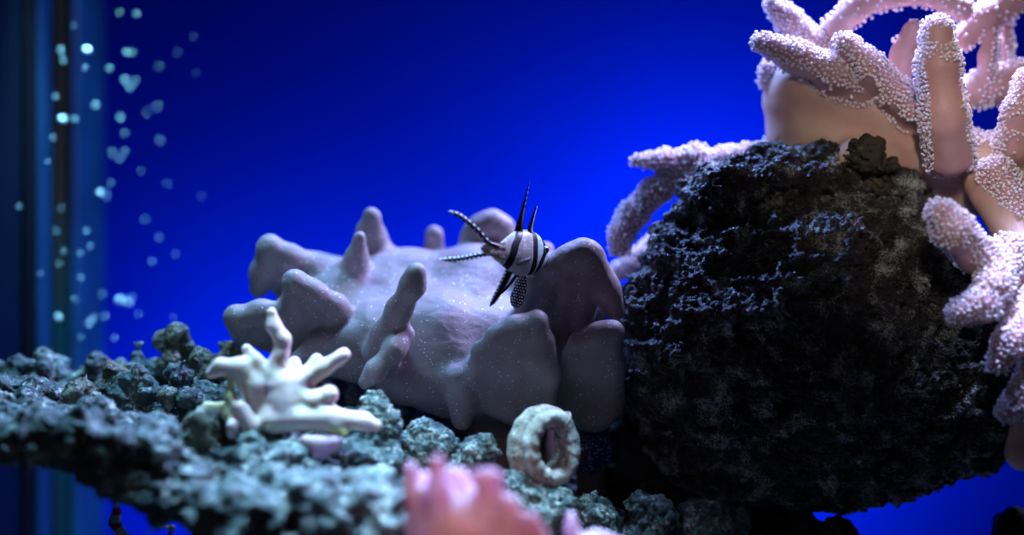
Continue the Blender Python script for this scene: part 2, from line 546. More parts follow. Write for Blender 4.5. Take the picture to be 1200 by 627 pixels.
# ------------------------------------------------------------------ generic rocks
def rock(name, label, chains, mat, h=2.6, amp=(6, 4), sc_=(30, 12), bumps=(5, 16), k=12, knobs=None, knobmat=None, seed=0, org=None, pits=2.0, cat='rock', group=None, knobname='knob'):
    b = Body(k=k)
    for c in chains: b.chain(c)
    if knobs:
        for i, c in enumerate(knobs): b.chain(c, label=i + 1, k=8)
    low = lambda p: -(amp[0] * fbm(p, sc_[0], 2, seed + 1) + amp[1] * fbm(p, sc_[1], 2, seed + 2))
    V, F = b.mesh(h, low)
    V = vdisp(V, F, lambda v: bumps[0] * (0.9 - 1.8 * worley(v, bumps[1], seed + 5)) + 0.5 * bumps[0] * fbm(v, bumps[1] * 0.5, 3, seed + 8, ridged=True) - 5 * pits * np.clip(0.38 - worley(v, bumps[1] * 0.7, seed + 3), 0, 1))
    if org is None:
        org = np.array([(V[:, 0].min() + V[:, 0].max()) / 2, (V[:, 1].min() + V[:, 1].max()) / 2, V[:, 2].min()])
    if knobs:
        r = empty(name, org, label, cat, group)
        _, lab = b.sdf(V.astype(np.float32), True)
        nm = {0: ('rock_body', mat)}
        for i in range(len(knobs)):
            nm[i + 1] = (knobname, knobmat[i] if isinstance(knobmat, list) else (knobmat or mat))
        split(r, org, V, F, lab, nm, mat)
        return r
    o = link_mesh(name, V, F, mat, None, org)
    return tag(o, label, cat, group)


# left ledge
RK, RL = M['rock_knob'], M['rock_left']
ledge_knobs = [
    ([(204, 428, 60, 15), (204, 402, 60, 17), (206, 399, 60, 15)], RK),
    ([(240, 450, 20, 13), (241, 424, 20, 15)], RK),
    ([(268, 432, 60, 15), (267, 415, 60, 14)], RK),
    ([(163, 436, 60, 15), (163, 416, 60, 13)], RL),
    ([(130, 450, 0, 11), (131, 432, 0, 12)], RK),
    ([(96, 490, -70, 17), (97, 462, -70, 19)], RK),
    ([(28, 498, -90, 22), (26, 476, -90, 22)], RL),
    ([(208, 455, -20, 11), (208, 442, -20, 13)], RL),
    ([(222, 487, -50, 9), (221, 468, -50, 10)], RL),
    ([(196, 485, -50, 8), (195, 468, -50, 9)], RK),
    ([(165, 455, -20, 13), (162, 442, -20, 15)], RL),
    ([(60, 450, 60, 12), (58, 436, 60, 10)], RL),
    ([(110, 440, 80, 11), (112, 428, 80, 9)], RL),
    ([(20, 445, 80, 13), (22, 434, 80, 9)], RL),
    ([(245, 520, -160, 15), (243, 492, -160, 16)], RK),
    ([(185, 540, -190, 18), (190, 512, -190, 17)], RL),
    ([(130, 520, -170, 17), (130, 500, -170, 16)], RL),
    ([(300, 560, -200, 17), (298, 540, -200, 16)], RL),
]
rock('live_rock', 'long knobbly teal rock ledge along the lower left in front of the glass side', [
    [(-60, 446, 90, 24), (60, 446, 90, 22), (150, 448, 90, 22), (230, 452, 80, 26), (320, 465, 60, 30)],
    [(-60, 470, 0, 26), (60, 472, 0, 26), (150, 478, 0, 30), (250, 490, -20, 36), (340, 505, -20, 40), (400, 520, -20, 40)],
    [(-60, 508, -120, 30), (40, 508, -130, 30), (110, 510, -130, 32), (180, 520, -140, 40)],
    [(-60, 514, -210, 28), (30, 515, -215, 28), (100, 520, -215, 32), (160, 545, -210, 42), (215, 570, -220, 42)],
    [(250, 560, -150, 45), (330, 560, -150, 50), (420, 570, -120, 50), (500, 590, -90, 44)],
    [(275, 610, -260, 52), (350, 610, -260, 56), (430, 612, -250, 52)],
    [(330, 620, -150, 80), (400, 720, -100, 100), (420, 900, -50, 120), (430, 1000, 0, 130)],
    [(480, 600, -60, 50), (600, 640, -20, 50), (700, 650, 0, 50)],
    [(330, 476, 110, 30), (440, 482, 110, 36)],
    [(400, 500, 120, 40), (500, 510, 150, 48), (620, 510, 160, 48), (720, 520, 160, 48)],
    [(450, 560, 130, 60), (560, 590, 120, 70), (680, 590, 120, 60)],
], RL, h=2.7, amp=(12, 6), sc_=(34, 15), bumps=(9, 25), k=14, knobs=[a for a, _ in ledge_knobs], knobmat=[m for _, m in ledge_knobs], seed=40,
     org=P(430, 1000, 0) * np.array([1, 1, 0]) + np.array([0, 0, FLOOR]))

# dark base under the big rock
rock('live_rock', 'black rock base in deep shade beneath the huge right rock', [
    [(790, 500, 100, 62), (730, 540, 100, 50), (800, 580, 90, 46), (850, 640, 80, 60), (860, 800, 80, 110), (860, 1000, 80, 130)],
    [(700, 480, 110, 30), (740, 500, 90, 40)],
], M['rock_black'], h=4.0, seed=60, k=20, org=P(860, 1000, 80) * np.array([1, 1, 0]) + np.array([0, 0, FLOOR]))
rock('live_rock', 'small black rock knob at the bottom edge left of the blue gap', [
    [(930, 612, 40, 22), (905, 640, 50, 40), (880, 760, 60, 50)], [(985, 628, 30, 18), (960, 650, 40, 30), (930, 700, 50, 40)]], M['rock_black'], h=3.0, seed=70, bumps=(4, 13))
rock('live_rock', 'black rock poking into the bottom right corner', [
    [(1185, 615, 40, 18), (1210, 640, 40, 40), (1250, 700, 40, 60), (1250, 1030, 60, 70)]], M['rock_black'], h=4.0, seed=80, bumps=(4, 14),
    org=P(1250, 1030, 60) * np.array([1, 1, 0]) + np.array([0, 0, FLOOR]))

# rubble in the middle foreground
RB = M['rock_rubble']
rock('rock_fragment', 'rounded teal rock knob just right of the long cream coral arm', [[(440, 478, -115, 17), (446, 488, -115, 16)], [(452, 500, -115, 18), (450, 520, -115, 20)]], RB, h=2.0, seed=90, bumps=(4, 11), amp=(3, 3))
rock('rock_fragment', 'dark teal fuzzy rock lump under the low front lobe of the leather coral', [[(496, 506, -95, 16), (510, 524, -95, 22), (490, 530, -95, 22), (500, 552, -95, 26)], [(476, 528, -95, 12)]], RB, h=2.0, seed=95, bumps=(3.5, 9), amp=(4, 4))
rock('rock_fragment', 'pale blocky rock piece tilted upward just left of the coiled shell', [[(568, 519, -105, 13), (556, 530, -105, 15), (535, 552, -105, 18), (520, 580, -105, 22)], [(576, 530, -105, 10)]], RB, h=1.8, seed=101, bumps=(3, 9), amp=(3, 3), k=6)
rock('rock_fragment', 'knobbly teal rock with rounded heads directly below the coiled shell', [[(612, 566, -125, 15), (615, 590, -125, 22), (625, 622, -125, 30)], [(636, 572, -125, 13), (640, 600, -125, 24)], [(660, 580, -125, 10), (664, 590, -125, 13)], [(596, 560, -125, 7)]], RB, h=2.0, seed=107, bumps=(3.5, 12), amp=(3, 3))
rock('rock_fragment', 'crumbly greenish rock lump at the bottom right of the shell', [[(690, 590, -75, 12), (700, 610, -75, 22), (690, 640, -75, 26)], [(672, 598, -75, 9)]], RB, h=2.0, seed=113, bumps=(4, 9), amp=(4, 5))
rock('rock_fragment', 'dim green rock lump in the shade at the bottom centre', [[(750, 592, -55, 14), (770, 606, -55, 22), (760, 640, -55, 34)]], M['rock_left'], h=2.4, seed=119, bumps=(4, 12))
rock('rock_fragment', 'dim green rock lump beside the blue gap at the bottom', [[(812, 596, -55, 13), (840, 606, -55, 20), (830, 640, -55, 34)], [(868, 614, -55, 14)]], M['rock_left'], h=2.4, seed=123, bumps=(4, 12))

# ------------------------------------------------------------------ big leather coral
b = Body(k=20)
cap = [
    [(345, 372, 70, 30), (400, 350, 100, 40), (470, 340, 120, 44), (560, 335, 110, 44), (640, 345, 70, 40), (690, 360, 40, 26)],
    [(385, 412, 30, 30), (440, 402, 30, 46), (520, 400, 30, 54), (590, 405, 30, 46), (650, 425, 30, 38)],
    [(390, 380, 60, 30), (470, 372, 80, 40), (560, 368, 75, 42), (640, 385, 60, 34)],
    [(480, 440, 10, 36), (540, 440, 10, 46), (590, 450, 20, 34), (660, 430, 20, 34)],
]
for c in cap: b.chain(c, 0, k=26)
stalk = [(590, 450, 60, 55), (600, 500, 70, 44), (600, 560, 60, 52), (600, 610, 40, 60)]
b.chain(stalk, 1, k=20)
lobes = [
    [(315, 291, 70, 14), (309, 320, 90, 14), (303, 338, 102, 12)], [(317, 290, 70, 13), (340, 301, 76, 12), (372, 315, 95, 18), (400, 322, 110, 20)],
    [(340, 304, 78, 12), (336, 340, 112, 16)], [(362, 314, 88, 13), (356, 345, 112, 18)],
    [(436, 254, 100, 11), (439, 280, 122, 14), (450, 318, 140, 22)], [(426, 270, 108, 9), (424, 300, 130, 14)],
    [(421, 279, 50, 8), (418, 302, 68, 12), (413, 332, 90, 15)],
    [(509, 275, 150, 11), (508, 300, 180, 12), (508, 330, 180, 16)],
    [(552, 280, 120, 13), (562, 267, 118, 13), (577, 259, 118, 12), (590, 268, 122, 12), (597, 290, 130, 12), (590, 322, 140, 18)],
    [(556, 276, 125, 12), (552, 312, 165, 16)], [(578, 270, 130, 12), (575, 312, 165, 18)],
    [(277, 374, 18, 14), (287, 392, 55, 15)], [(280, 372, 18, 13), (306, 367, 20, 13), (338, 368, 26, 13)],
    [(308, 370, 24, 13), (316, 396, 66, 18)], [(338, 372, 30, 13), (342, 398, 62, 20)],
    [(345, 331, -12, 13), (342, 372, 36, 13)], [(346, 331, -12, 12), (366, 342, -8, 12), (392, 358, 2, 14)],
    [(368, 346, -6, 12), (368, 386, 38, 15)], [(392, 362, 4, 13), (388, 394, 36, 18)],
    [(488, 319, -98, 12), (484, 334, -90, 14), (468, 362, -66, 13), (455, 392, -42, 17), (443, 415, -30, 18)],
    [(478, 392, -62, 8), (462, 410, -74, 10), (440, 435, -80, 10), (428, 449, -78, 8)],
    [(462, 412, -60, 10), (455, 430, -36, 14)],
    [(350, 420, 0, 9), (372, 404, 0, 11), (410, 395, 0, 16)],
    [(534, 445, -40, 16), (542, 470, -44, 16), (541, 492, -44, 13)],
    [(476, 450, -20, 18), (500, 452, -20, 20)],
    [(628, 377, -76, 13), (630, 420, -66, 13), (626, 470, -46, 14)], [(640, 400, -70, 10), (646, 440, -62, 9), (645, 476, -56, 6)],
    [(628, 378, -76, 11), (606, 384, -76, 12), (584, 395, -70, 12), (565, 412, -56, 11)], [(718, 390, -50, 11), (700, 394, -50, 12), (682, 402, -46, 11), (668, 414, -36, 9)], [(684, 297, -32, 13), (664, 304, -34, 12), (644, 315, -34, 11), (622, 331, -32, 10), (606, 346, -28, 8)],
    [(606, 384, -76, 11), (604, 430, -58, 14), (602, 482, -36, 16)],
    [(584, 395, -70, 11), (580, 430, -52, 14), (582, 474, -34, 16)],
    [(565, 412, -56, 10), (562, 440, -44, 14), (562, 462, -30, 16)],
    [(717, 389, -50, 12), (714, 430, -28, 16), (712, 470, 0, 22)],
    [(700, 394, -50, 11), (696, 430, -24, 18), (694, 484, 5, 24)],
    [(682, 402, -46, 10), (676, 435, -20, 16), (674, 480, 5, 20)],
    [(684, 296, -32, 16), (684, 330, -22, 15), (682, 372, 2, 16)],
    [(664, 303, -34, 11), (660, 335, -22, 13), (656, 370, 0, 16)],
    [(644, 314, -34, 9), (638, 340, -24, 12), (636, 366, -4, 14)],
    [(622, 330, -32, 9), (616, 348, -24, 10), (614, 364, -8, 12)],
    [(694, 303, -28, 16), (711, 338, -20, 14), (721, 366, -14, 11)],
    [(640, 292, 90, 10), (620, 300, 90, 14), (600, 315, 90, 20)],
]
for i, c in enumerate(lobes):
    b.chain(c, i + 2, k=13)
for c in [(375, 442, -25, 22, 10, (1.5, 1, 1)), (508, 492, -70, 22, 10, (1, 1, 1))]:
    b.cut(*c)
low = lambda p: -(2.2 * fbm(p, 40, 2, 77))
V, F = b.mesh(2.2, low)
V = vdisp(V, F, lambda v: 0.5 * fbm(v, 7, 2, 5))
org = P(600, 612, 40)
lc = empty('leather_coral', org, 'large lavender-brown leather coral with rounded upturned lobes behind the striped fish', 'coral')
_, lab = b.sdf(V.astype(np.float32), True)
nm = {0: ('coral_cap', M['leather']), 1: ('coral_stalk', M['leather_stalk'])}
for i in range(len(lobes)): nm[i + 2] = ('lobe', M['leather'])
split(lc, org, V, F, lab, nm, M['leather'])


# ------------------------------------------------------------------ finger coral with polyps
def polyp_unit(n=6):
    rings = [(0.9, -0.6), (0.75, 1.2), (1.0, 2.0), (1.75, 2.8), (1.6, 3.6), (0.8, 4.2)]
    v = []; f = []
    for i, (r, z) in enumerate(rings):
        for k in range(n):
            a = 2 * math.pi * k / n + (0.5 * math.pi / n) * i
            rr = r * (1.0 + (0.22 if (i in (3, 4) and k % 2 == 0) else -0.05))
            v.append((rr * math.cos(a), rr * math.sin(a), z))
    for i in range(len(rings) - 1):
        for k in range(n):
            f.append((i * n + k, i * n + (k + 1) % n, (i + 1) * n + (k + 1) % n, (i + 1) * n + k))
    top = len(v); v.append((0, 0, 4.4))
    v2 = len(rings) - 1
    for k in range(0, n, 2):
        f.append((v2 * n + k, v2 * n + (k + 1) % n, v2 * n + (k + 2) % n, top))
    return np.array(v), np.array(f)


PV, PF = polyp_unit()


def polyps(parent, org, V, N, mat, spacing, size, rng, keep):
    sel = rng.permutation(len(V))
    cell = {}
    out = []
    for i in sel:
        p = V[i]
        if not keep(p, N[i]): continue
        key = (int(p[0] // spacing), int(p[1] // spacing), int(p[2] // spacing))
        ok = True
        for a in (-1, 0, 1):
            for b_ in (-1, 0, 1):
                for c in (-1, 0, 1):
                    for q in cell.get((key[0] + a, key[1] + b_, key[2] + c), ()):
                        if (p[0] - q[0]) ** 2 + (p[1] - q[1]) ** 2 + (p[2] - q[2]) ** 2 < spacing * spacing:
                            ok = False; break
                    if not ok: break
                if not ok: break
            if not ok: break
        if not ok: continue
        cell.setdefault(key, []).append(p)
        out.append(i)
    if not out: return None
    VV = []; FF = []
    for j, i in enumerate(out):
        n = N[i] + rng.normal(0, 0.18, 3); n /= np.linalg.norm(n)
        t = np.cross(n, (0.3, 0.9, 0.2)); t /= np.linalg.norm(t); bt = np.cross(n, t)
        s = size * rng.uniform(0.75, 1.25)
        VV.append(V[i] + s * (PV[:, :1] * t + PV[:, 1:2] * bt + PV[:, 2:] * n * rng.uniform(0.7, 1.3)))
        FF.append(PF + j * len(PV))
    o = link_mesh('polyps', np.concatenate(VV), np.concatenate(FF), mat, parent, org)
    tag(o, kind='stuff')
    return len(out)


b = Body(k=14)
trunk = [
    [(928, 120, 70, 34), (945, 160, 80, 40), (985, 165, 85, 52), (1050, 175, 85, 50), (1110, 190, 60, 38)],
    [(935, 95, 60, 26), (985, 110, 60, 34), (1040, 135, 60, 36), (1090, 160, 40, 34)],
    [(1100, 185, 40, 34), (1160, 190, 30, 26), (1215, 190, 20, 26)],
    [(1100, 210, 70, 30), (1120, 235, 80, 30)],
    [(978, 196, 12, 11), (998, 176, 6, 8), (1009, 166, 4, 6)],
]
for c in trunk: b.chain(c, 0, k=24)
br = [
    # px, py, dy, r  chains
    [(905, 6, 60, 9), (925, 25, 60, 13), (950, 50, 60, 15), (975, 75, 60, 18)],
    [(893, 50, 10, 11), (930, 67, 12, 17), (975, 86, 15, 19), (1010, 102, 25, 18)],
    [(990, 52, -5, 12), (1020, 80, 0, 16), (1050, 110, 5, 17), (1070, 132, 10, 18)],
    [(972, 62, 60, 16), (978, 34, 60, 13), (1003, 10, 55, 14), (1035, -5, 50, 15), (1085, -8, 45, 13), (1128, 12, 40, 13)],
    [(1068, 35, 40, 11), (1060, 60, 40, 13), (1050, 100, 45, 16)],
    [(1098, 38, -60, 18), (1100, 80, -60, 23), (1106, 140, -50, 25), (1112, 180, -20, 28)],
    [(1128, 46, 60, 13), (1155, 22, 60, 17), (1205, -12, 60, 18)],
    [(1162, 45, 50, 8), (1158, 65, 50, 9), (1150, 110, 60, 12)],
    [(1179, 24, 80, 6), (1178, 55, 80, 8), (1172, 110, 75, 11)],
    [(1205, 88, 60, 19), (1170, 100, 65, 18), (1140, 108, 65, 17), (1110, 125, 60, 18)],
    [(1205, 95, -20, 14), (1196, 130, -20, 17), (1190, 172, 0, 22)],
    [(1168, 205, -20, 20), (1190, 240, -30, 28), (1215, 290, -40, 30)],
    [(1103, 252, -120, 17), (1118, 272, -120, 21), (1145, 300, -100, 20), (1185, 320, -80, 20)],
    [(1128, 367, -130, 16), (1150, 360, -130, 18), (1164, 335, -120, 18), (1180, 295, -90, 20)],
    [(1170, 426, -130, 13), (1188, 400, -130, 18), (1208, 360, -110, 22)],
    [(1183, 483, -130, 14), (1205, 462, -130, 18), (1225, 430, -110, 22)],
    [(892, 184, 90, 16), (850, 192, 90, 16), (812, 194, 88, 17), (778, 190, 85, 12), (745, 189, 80, 7)],
    [(800, 205, 88, 15), (768, 226, 80, 15), (742, 252, 75, 14), (729, 272, 72, 13), (726, 292, 70, 10)],
    [(812, 258, 150, 14), (780, 282, 150, 14), (745, 308, 150, 13), (722, 322, 150, 10)],
    [(812, 194, 88, 15), (815, 178, 84, 9)],
    [(900, 80, 70, 8), (894, 95, 70, 5)],
]
stem = [[(1150, 215, 0, 20), (1195, 290, -60, 22), (1222, 380, -100, 24), (1212, 480, -110, 24), (1200, 530, -120, 22)]]
for i, c in enumerate(br): b.chain(c, i + 2, k=9)
for c in stem: b.chain(c, 1, k=12)
low = lambda p: -(1.6 * fbm(p, 26, 2, 177))
V, F = b.mesh(2.3, low)
org = P(1060, 225, 80)
fc = empty('finger_coral', org, 'pink branching finger coral with fuzzy white polyps on top of the huge dark rock', 'coral')
_, lab = b.sdf(V.astype(np.float32), True)
nm = {0: ('coral_trunk', M['trunk']), 1: ('coral_stem', M['trunk'])}
for i in range(len(br)): nm[i + 2] = ('branch', M['finger'])
res = split(fc, org, V, F, lab, nm, M['finger'])
rng = np.random.default_rng(4)
tot = 0
for l, (o, v, n) in res.items():
    if l < 1: continue
    i = l - 2
    if l == 1:
        continue
    dark = i in (3, 6, 9)
    # polyps crowd the upper and outer faces, undersides stay nearly bare
    thr = -0.6 if i in (17, 18, 16, 13, 14, 15, 12, 11, 1, 2, 0, 20) else -0.3
    if i in (5,):
        keep = lambda p, q: (q[2] > 0.15) or (abs(q[0]) > 0.72) or (q[1] > 0.4)
    elif i == 4:
        keep = lambda p, q: q[2] > 0.5 and rng.random() < 0.1
    elif i in (7, 8):
        keep = lambda p, q: q[0] > 0.0 or q[2] > 0.5
    elif dark:
        keep = lambda p, q: rng.random() < 0.06 if q[2] < 0.4 else True
    else:
        keep = lambda p, q, thr=thr: q[2] > thr or rng.random() < 0.01
    k = polyps(o, org, v, n, M['polyp'], 3.35 if not dark else 5.2, 1.0, rng, keep)
    tot += k or 0
# tufts along the pocket of the horizontal arm
o, v, n = res[0]
polyps(o, org, v, n, M['polyp'], 3.9, 1.1, rng, lambda p, q: q[2] > 0.35 and p[0] > 520 and p[1] < 120)
print('polyps', tot)

# ------------------------------------------------------------------ small cream coral in the foreground
def tidy(F, lab, nv):
    """stray islands of a limb's skin go back to the base"""
    lab = lab.copy()
    fl = lab[F[:, 0]]
    for l in np.unique(fl):
        if l == 0: continue
        f = F[fl == l]
        c = np.arange(nv)
        for _ in range(400):
            m = c[f].min(1)
            old = c.copy()
            for k in range(4): np.minimum.at(c, f[:, k], m)
            c = c[c]
            if (c == old).all(): break
        r = c[f[:, 0]]
        u, n = np.unique(r, return_counts=True)
        keep = u[n.argmax()]
        bad = f[r != keep]
        lab[bad[:, 0]] = 0
    return lab


def branching(name, label, chains, mats, base, h=1.8, k=7, amp=0.8, cat='coral', pname='branch', seed=0):
    b = Body(k=k)
    for i, c in enumerate(chains): b.chain(c, i)
    V, F = b.mesh(h, lambda p: -(amp * fbm(p, 14, 2, seed)))
    org = P(*base)
    r = empty(name, org, label, cat)
    _, lab = b.sdf(V.astype(np.float32), True)
    lab = tidy(F, lab, len(V))
    nm = {i: (('coral_base' if i == 0 else pname), mats[i] if isinstance(mats, list) else mats) for i in range(len(chains))}
    split(r, org, V, F, lab, nm, None)
    return r


d = -150
cc = [
    [(330, 452, d, 20), (335, 472, d, 22), (320, 490, d + 10, 20), (330, 520, d + 30, 20)],
    [(318, 367, d, 6), (321, 382, d, 8), (331, 398, d, 9), (329, 415, d, 9), (320, 435, d, 12)],
    [(289, 409, d, 6), (299, 424, d, 9), (310, 448, d, 12)],
    [(403, 416, d - 10, 8), (380, 431, d - 5, 9), (350, 452, d, 11)],
    [(371, 422, d + 20, 8), (358, 445, d + 15, 11)],
    [(345, 425, d + 20, 8), (340, 450, d + 15, 12)],
    [(246, 438, d - 10, 6), (258, 430, d - 10, 9), (280, 432, d - 10, 12), (297, 452, d - 5, 13), (304, 485, d, 14)],
    [(270, 446, d - 15, 4), (270, 465, d - 15, 5), (268, 485, d - 15, 9)],
    [(242, 478, d + 5, 7), (268, 482, d, 10), (300, 490, d, 12)],
    [(282, 478, d - 20, 9), (294, 500, d - 20, 10)],
    [(272, 498, d - 25, 7), (272, 508, d - 25, 6)],
    [(385, 462, d - 10, 12), (372, 470, d - 8, 12), (345, 465, d, 14)],
    [(441, 499, d - 15, 7), (425, 494, d - 14, 10), (385, 490, d - 12, 14), (320, 492, d - 8, 16)],
    [(404, 508, d - 20, 5), (392, 500, d - 18, 7)],
]
cm = [M['cream']] * len(cc)
cm[7] = cm[8] = M['cream_yellow']; cm[13] = M['cream_yellow']
branching('finger_coral', 'small cream white branching coral standing on the left rock ledge', cc, cm, (330, 530, d + 30), seed=9)
branching('coral_fragment', 'small flat salmon pink coral scrap beneath the cream coral arm', [[(372, 519, -170, 9), (392, 517, -170, 7), (372, 532, -165, 12)], [(358, 516, -172, 7), (378, 519, -170, 7)]], M['pink'], (375, 535, -165), seed=12)

# ------------------------------------------------------------------ rose leather coral close to the lens
d = -360
pc = [
    [(510, 625, d + 5, 34), (555, 620, d, 40), (600, 650, d - 5, 34)],
    [(481, 548, d, 8), (487, 580, d, 12), (498, 640, d + 5, 22)],
    [(512, 542, d - 10, 9), (513, 580, d - 12, 14), (518, 640, d - 5, 22)],
    [(540, 557, d + 10, 10), (545, 590, d + 5, 18), (550, 640, d, 28)],
    [(562, 560, d - 20, 11), (575, 562, d - 20, 12), (572, 600, d - 10, 24)],
    [(596, 592, d - 25, 13), (600, 620, d - 15, 22)],
    [(622, 608, d - 30, 9), (628, 630, d - 20, 16)],
    [(497, 560, d + 15, 8), (500, 620, d + 10, 18)],
    [(528, 552, d + 20, 7), (530, 600, d + 15, 18)],
]
branching('leather_coral', 'blurred rose pink and mauve ruffled coral at the bottom centre nearest the viewer', pc, M['pink'], (550, 700, d), h=2.2, k=9, amp=2.0, pname='frill', seed=22)
branching('leather_coral', 'small blurred mauve coral tip at the bottom edge right of the rose coral',
          [[(690, 650, d + 60, 24)], [(669, 606, d + 60, 7), (672, 640, d + 60, 12)], [(700, 628, d + 60, 9), (722, 640, d + 60, 12)]], M['pink'], (690, 670, d + 60), h=2.0, k=8, amp=1.5, pname='frill', seed=27)

# ------------------------------------------------------------------ coiled shell
def sweep(path, radii, up=None, seg=28, flat=1.0):
    V = []; F = []
    n = len(path)
    path = np.array(path)
    T = np.gradient(path, axis=0); T /= np.linalg.norm(T, axis=1)[:, None]
    ref = np.array(up if up is not None else (0.0, 0.0, 1.0))
    for i in range(n):
        a = np.cross(T[i], ref); a /= np.linalg.norm(a) + 1e-9
        b_ = np.cross(a, T[i])
        for k in range(seg):
            t = 2 * math.pi * k / seg
            V.append(path[i] + radii[i] * (math.cos(t) * a * flat + math.sin(t) * b_))
    for i in range(n - 1):
        for k in range(seg):
            F.append((i * seg + k, (i + 1) * seg + k, (i + 1) * seg + (k + 1) % seg, i * seg + (k + 1) % seg))
    V = np.array(V)
    return V, F


def capped(V, F, seg):
    n = len(V) // seg
    F = list(F)
    V = np.concatenate([V, [V[:seg].mean(0)], [V[-seg:].mean(0)]])
    a, b_ = len(V) - 2, len(V) - 1
    for k in range(seg):
        F.append((a, k, (k + 1) % seg))
        F.append((b_, (n - 1) * seg + (k + 1) % seg, (n - 1) * seg + k))
    return V, F


sc0 = P(653, 524, -128)
ax = np.array([0.50, -0.85, 0.12]); ax /= np.linalg.norm(ax)
e1 = np.cross(ax, (0, 0, 1)); e1 /= np.linalg.norm(e1); e2 = np.cross(e1, ax)
path = []; rad = []
NS = 190
for i in range(NS):
    t = i / (NS - 1)
    th = math.radians(62) + t * 2 * math.pi * 1.9       # front mouth at the top, winds back
    R = 27 + 5 * t
    off = -3 - 38 * t
    path.append(sc0 + ax * off + e1 * (-R * math.cos(th)) + e2 * (R * 1.16 * math.sin(th)))
    rad.append(8.5 + 5.5 * min(1, t * 1.3) + 0.5 * math.sin(i * 0.9) - 9.0 * max(0, (t - 0.88) / 0.12) ** 1.5)
V, F = sweep(path, rad, up=ax, seg=30, flat=1.0)
V, F = capped(V, F, 30)
V = V + 0.6 * np.stack([fbm(V, 9, 3, 3), fbm(V, 9, 3, 4), fbm(V, 9, 3, 5)], 1)
org = P(640, 562, -113)
sh = empty('coiled_shell', org, 'weathered cream coiled shell tube ring lying under the leather coral', 'shell')
link_mesh('shell_whorl', V, F, M['shell'], sh, org)
lipV = []
i0 = path[0]; T0 = path[0] - path[3]; T0 = T0 / np.linalg.norm(T0)
a = np.cross(T0, ax); a /= np.linalg.norm(a)
lp = [i0 + T0 * 0.5 + (a * math.cos(t) + ax * math.sin(t)) * 9.6 for t in np.linspace(0, 2 * math.pi, 40)]
lv, lf = sweep(lp, [1.9] * 40, up=T0, seg=10)
link_mesh('shell_lip', lv, lf, plain('shell_lip', (0.45, 0.38, 0.30), 0.5, 0.4, 0.2, 5), sh, org)

# disc anemone beside the shell
b = Body(k=8)
b.chain([(690, 528, 20, 26)], 0, flat=(1.15, 0.7, 1.0)); b.chain([(690, 545, 40, 16), (695, 590, 50, 18)], 1)
V, F = b.mesh(2.0)
V = vdisp(V, F, lambda v: 0.9 * (0.6 - worley(v, 4.0, 5)))
org = P(695, 605, 50)
da = empty('mushroom_coral', org, 'dark blue speckled dome coral in the shade right of the shell', 'coral')
_, lab = b.sdf(V.astype(np.float32), True)
split(da, org, V, F, lab, {0: ('coral_cap', M['disc']), 1: ('coral_stalk', M['leather_stalk'])}, M['disc'])

# ------------------------------------------------------------------ the striped fish
AN = math.radians(50)
HX = np.array([math.cos(AN), math.sin(AN), 0.0]); HY = np.array([math.sin(AN), -math.cos(AN), 0.0]); HZ = np.array([0, 0, 1.0])
FDY = -70
FC = P(610, 297, FDY)
fish = empty('cardinalfish', FC - HZ * 26, 'small silver fish with black bars and long black spotted fins swimming over the leather coral', 'fish')
FORG = FC - HZ * 26
SP = np.array([-52, -44, -34, -22, -10, 4, 18, 30, 38, 44, 47.5])
HT = np.array([3.0, 7.5, 12, 19, 24.5, 26, 25.5, 21, 15, 8.5, 2.0])
WD = np.array([1.2, 3.4, 5.5, 8.5, 10.8, 12, 12, 10.8, 9, 6, 1.5])
CZ = np.array([0, 0, 0, 0, 0.5, 1, 1, 0.5, -0.5, -1.5, -2.0])


def smooth_interp(x, xp, fp):
    # catmull style resample through a finer piecewise-linear with smoothing
    xs = np.linspace(xp[0], xp[-1], 400); ys = np.interp(xs, xp, fp)
    ker = np.hanning(31); ker /= ker.sum()
    yp = np.pad(ys, 15, mode='reflect', reflect_type='odd')
    return np.interp(x, xs, np.convolve(yp, ker, 'valid'))


NSX, NR = 220, 120
xs = np.linspace(-52, 47.5, NSX)
hh = smooth_interp(xs, SP, HT); ww = smooth_interp(xs, SP, WD); cz = smooth_interp(xs, SP, CZ)
V = []; CL = []
band3 = ([-26, -22, -7, 9, 26], [-30, -30, -25, -19, -4], 5.4)
band2 = ([-26, -22, -10, 5, 24], [12, 12, 12, 12, 17], 4.4)
band1 = ([-22, -20, -10, 1, 10], [23, 23, 25, 31, 33], 4.4)
rngf = np.random.default_rng(2)
spots = rngf.uniform(-1, 1, (150, 2)) * np.array([44, 24])
for i, x in enumerate(xs):
    for k in range(NR):
        t = 2 * math.pi * k / NR
        y = ww[i] * math.cos(t) * (abs(math.cos(t)) ** 0.1); z = hh[i] * math.sin(t) + cz[i]
        V.append(FC + HX * x + HY * y + HZ * z)
        u = (x + 52) / 100
        c = np.array([0.62, 0.60, 0.56]) * (1 - 0.15 * u)
        c = c * (0.92 + 0.16 * math.sin(z * 1.3) * 0.3)
        c = c * (1 - min(1, max(0, (-20 - x) / 25)) * np.array([0.0, 0.14, 0.18]))
        if x > 18: c = np.array([0.50, 0.72, 0.74])
        if x > 18 and abs((z * 0.5) % 3 - 1.5) < 0.35: c = c * 0.75
        dd = np.hypot(spots[:, 0] - x, spots[:, 1] - z).min()
        if dd < 0.9: c = np.array([0.92, 0.93, 0.95])
        for (zz, xx, hw) in (band3, band2, band1):
            q = abs(x - np.interp(z, zz, xx)); 
            if q < hw: c = np.array([0.006, 0.007, 0.012])
            elif q < hw + 1.2: c = np.array([0.75, 0.80, 0.85])
        if x > 43: c = np.array([0.05, 0.05, 0.07])
        CL.append(c)
F = []
for i in range(NSX - 1):
    for k in range(NR):
        F.append((i * NR + k, i * NR + (k + 1) % NR, (i + 1) * NR + (k + 1) % NR, (i + 1) * NR + k))
V = np.array(V)
V, F = capped(V, [(f[3], f[2], f[1], f[0]) for f in F], NR)
